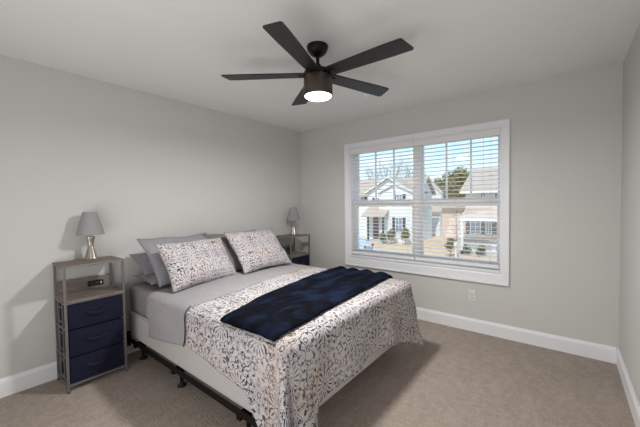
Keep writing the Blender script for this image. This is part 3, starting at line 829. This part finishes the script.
# cream and brick house right ----------------------------------------
Y3 = 27.0
c0 = at(462, 192, Y3); c1 = at(512, 192, Y3)
h3 = thing('house', 'cream and brick house with a long tan roof, seen through the right blind', 'house', (c0.x, Y3, GZ), 0)
X0, X1 = c0.x+.3, c0.x+12
zt = c0.z
bm = bmesh.new(); box(bm, X0, X1, Y3, Y3+9, .2, zt); obj('upper_wall', bm, 'siding_tan', h3)
bm = bmesh.new(); box(bm, X0, X1, Y3, Y3+9, GZ, .2); obj('brick_wall', bm, 'brick', h3)
# gable roof, ridge parallel to the street
o_ = .4; rz_ = at(471, 171, Y3+4.5).z
for ya, yb in ((Y3-o_, Y3+4.5), (Y3+9+o_, Y3+4.5)):
    bm = bmesh.new(); prism(bm, [(ya, zt-.05), (yb, rz_), (yb, rz_+.16), (ya, zt+.11)], X1-X0+2*o_, 'x', X0-o_); obj('roof_slope', bm, 'roof', h3)
for xs in (X0, X1-.05):
    bm = bmesh.new(); prism(bm, [(Y3+.01, zt), (Y3+8.99, zt), (Y3+4.5, rz_-.05)], .05, 'x', xs); obj('gable_end', bm, 'siding_tan', h3)
bm = bmesh.new(); box(bm, X0-o_, X1+o_, Y3-o_-.05, Y3-o_, zt-.18, zt+.03); obj('eave_board', bm, 'htrim', h3)
hwin(h3, 481, 485, 193, 203, Y3, False); hwin(h3, 495, 500, 193, 203, Y3, False)
hwin(h3, 471, 480, 219, 233, Y3); hwin(h3, 486.5, 491, 219, 233, Y3)
pa = at(461, 218, Y3-1.8)
bm = bmesh.new(); prism(bm, [(Y3-2.1, pa.z), (Y3, pa.z+.75), (Y3, pa.z+.9), (Y3-2.1, pa.z+.12)], 9, 'x', pa.x); obj('porch_roof', bm, 'roof', h3)
bm = bmesh.new(); box(bm, pa.x, pa.x+9, Y3-2.15, Y3-2.0, pa.z-.22, pa.z+.05); obj('porch_beam', bm, 'htrim', h3)
for dx in (.15, 4.6, 8.8):
    bm = bmesh.new(); box(bm, pa.x+dx-.1, pa.x+dx+.1, Y3-2.1, Y3-1.9, GZ, pa.z); obj('porch_post', bm, 'htrim', h3)
bm = bmesh.new(); box(bm, pa.x, pa.x+9, Y3-2.1, Y3, GZ, GZ+.3); obj('porch_floor', bm, 'concrete', h3)
rl = bmesh.new(); box(rl, pa.x+.2, pa.x+8.8, Y3-2.05, Y3-1.98, GZ+.92, GZ+.99); box(rl, pa.x+.2, pa.x+8.8, Y3-2.05, Y3-1.98, GZ+.36, GZ+.42)
for k in range(60): box(rl, pa.x+.3+k*.14, pa.x+.34+k*.14, Y3-2.03, Y3-1.99, GZ+.42, GZ+.92)
obj('porch_railing', rl, 'htrim', h3)
# brick chimney-like wing at the left edge
w0, w1 = at(442, 215, Y3+.5), at(461, 215, Y3+.5)
bm = bmesh.new(); box(bm, w0.x, X0, Y3+.5, Y3+5, GZ, w0.z+.7); obj('brick_wing', bm, 'brick', h3)
bm = bmesh.new(); prism(bm, [(Y3+.1, w0.z+.65), (Y3+5.2, w0.z+1.1), (Y3+5.2, w0.z+1.2), (Y3+.1, w0.z+.78)], X0-w0.x+.2, 'x', w0.x-.2); obj('wing_roof', bm, 'roof', h3)
fix_house(h3)

# vegetation -------------------------------------------------------
def leafball(bm, c, r, n, size):
    for _ in range(n):
        d = Vector((random.gauss(0, 1), random.gauss(0, 1), random.gauss(0, 1))).normalized()
        p = Vector(c)+d*r*(random.random()**.35)
        a = d.orthogonal().normalized()*size*random.uniform(.6, 1.3); q = Matrix.Rotation(random.uniform(0, 6.28), 3, d) @ a
        b_ = d.cross(q)*.6
        v = [bm.verts.new(p+q), bm.verts.new(p+b_+d*size*.3), bm.verts.new(p-q), bm.verts.new(p-b_)]
        bm.faces.new(v)
def leafy(name, label, cat, base, h, r, mat, n=900, size=.14, trunk=.1, group=None):
    t = thing(name, label, cat, base, 0, group)
    bm = bmesh.new()
    for k in range(7):
        a = random.uniform(0, 6.28); rr = r*.45*random.random()
        leafball(bm, (rr*math.cos(a), rr*math.sin(a), h*(.45+.42*k/7)), r*(.85-.35*k/7), n//7, size)
    obj('foliage', bm, mat, t)
    bm = bmesh.new(); tube(bm, [(0, 0, 0), (.03, 0, h*.3), (0, .04, h*.6)], [trunk, trunk*.8, trunk*.4], 8); obj('trunk', bm, 'bark', t)
    return t
def bare(base, h, label):
    t = thing('bare_tree', label, 'tree', base, 0, 'bare winter trees behind the white house')
    bm = bmesh.new(); tube(bm, [(0, 0, 0), (.1, 0, h*.25), (0, .1, h*.45)], [.16, .13, .09], 7); tr = obj('trunk', bm, 'bark', t)
    bm = bmesh.new()
    def br(p, d, L, r, dep):
        q = p+d*L; m = p+d*L*.5+Vector((random.uniform(-1, 1), random.uniform(-1, 1), 0))*L*.05
        tube(bm, [p, m, q], [r, r*.8, r*.55], 4)
        if dep:
            for _ in range(3 if dep > 1 else 4):
                nd = (d+Vector((random.uniform(-.8, .8), random.uniform(-.8, .8), random.uniform(-.1, .6)))).normalized()
                br(p+(q-p)*random.uniform(.45, 1), nd, L*random.uniform(.6, .8), r*.55, dep-1)
    for k in range(5):
        a = k*1.26; br(Vector((0, 0, h*(.28+.04*k))), Vector((math.cos(a)*.55, math.sin(a)*.55, 1)).normalized(), h*.24, .055, 3)
    obj('branches', bm, 'bark', t)
def gp(px, Y): p = at(px, 213, Y); return (p.x, Y, GZ)
for px, Y, h, lb in ((384, 46, 13.6, 'bare tree above the peak of the white house'), (407, 43, 12.4, 'bare tree right of the white gable peak'), (374, 50, 12.4, 'thin bare tree left of the white gable peak'), (397, 53, 15.4, 'tallest bare tree furthest behind the white house')):
    bare(gp(px, Y), h, lb)
leafy('tree', 'dense olive tree rising right of the middle pane bar', 'tree', gp(459, 55), 11.2, 3.2, 'evergreen', 2600, .28, .22, 'olive trees between the houses')
leafy('tree', 'olive tree standing beside the second white gable', 'tree', gp(441, 47.5), 9.0, 2.4, 'evergreen', 1900, .26, .2, 'olive trees between the houses')
leafy('tree', 'low olive tree filling the gap left of the cream house', 'tree', gp(449, 63), 11.6, 3.0, 'evergreen', 1900, .26, .2, 'olive trees between the houses')
for px, Y, h, r, lb in ((391, 28.0, 1.7, .55, 'rounded shrub left of the white house\'s lower window'), (405, 28.0, 1.9, .55, 'taller shrub right of the white house\'s lower window'), (383, 27.0, 1.3, .45, 'small shrub beside the porch of the white house')):
    leafy('shrub', lb, 'shrub', gp(px, Y), h, r, 'shrub', 700, .10, .04, 'shrubs by the white house')
leafy('shrub', 'dark green shrub in front of the brick wing', 'shrub', gp(450.5, 23.0), 1.7, .42, 'evergreen', 500, .09, .04)
for px, lb in ((467, 'low shrub at the left end of the far porch'), (482, 'low shrub below the middle of the far porch')):
    leafy('shrub', lb, 'shrub', gp(px, 24.4), .9, .5, 'shrub', 300, .08, .03, 'low shrubs by the porch railing')
bm = bmesh.new(); tube(bm, [(0, 0, 0), (.02, 0, 1.9), (-.05, .05, 3.9)], [.06, .05, .02], 6)
for k in range(12):
    z = 1.5+k*.2; a = k*2.4; tube(bm, [(0, 0, z), (math.cos(a)*.7, math.sin(a)*.7, z+.8)], [.02, .006], 4)
st = obj('sapling', bm, 'bark'); st.location = gp(456.5, 23.6); tag(st, 'slim bare sapling in the lawn before the brick wing', 'tree')
# mailbox
mb = thing('mailbox', 'white mailbox on a post at the lawn edge across the street', 'mailbox', gp(456, 22.6))
bm = bmesh.new(); box(bm, -.05, .05, -.05, .05, 0, 1.05); obj('post', bm, 'htrim', mb)
bm = bmesh.new(); prism(bm, [(-.11, 1.05), (.11, 1.05), (.11, 1.2), (.07, 1.28), (-.07, 1.28), (-.11, 1.2)], .5, 'y', -.25); obj('box', bm, 'htrim', mb)

# parked car -------------------------------------------------------
cp = gp(350, 20.2)
car = thing('car', 'pale car parked on the street below the left blind', 'car', (cp[0]-.2, 20.0, GZ+.02))
side = [(-2.2, .35), (-2.25, .75), (-2.1, .95), (-1.6, 1.0), (-1.2, 1.42), (.4, 1.45), (1.05, 1.0), (2.0, .85), (2.25, .6), (2.2, .3)]
bm = bmesh.new(); prism(bm, [(-x, z) for x, z in side], 1.75, 'y', -.875)
bmesh.ops.bevel(bm, geom=list(bm.edges), offset=.05, segments=2, affect='EDGES'); obj('body', bm, 'car_paint', car, 'auto')
bm = bmesh.new(); prism(bm, [(1.25, 1.02), (1.05, 1.36), (-.3, 1.38), (-.9, 1.02)], 1.78, 'y', -.89); obj('side_windows', bm, 'house_glass', car)
for x in (-1.4, 1.4):
    for y in (-.8, .8):
        bm = bmesh.new(); lathe(bm, [(.33, -.11), (.33, .11)], 20); bmesh.ops.transform(bm, matrix=Matrix.Translation((x, y, .33)) @ Matrix.Rotation(PI/2, 4, 'X'), verts=bm.verts); obj('wheel', bm, 'tyre', car, 'auto')
for y in (-.8, .55):
    bm = bmesh.new(); box(bm, 2.18, 2.28, y, y+.25, .68, .9, .02); obj('tail_light', bm, 'tail', car)
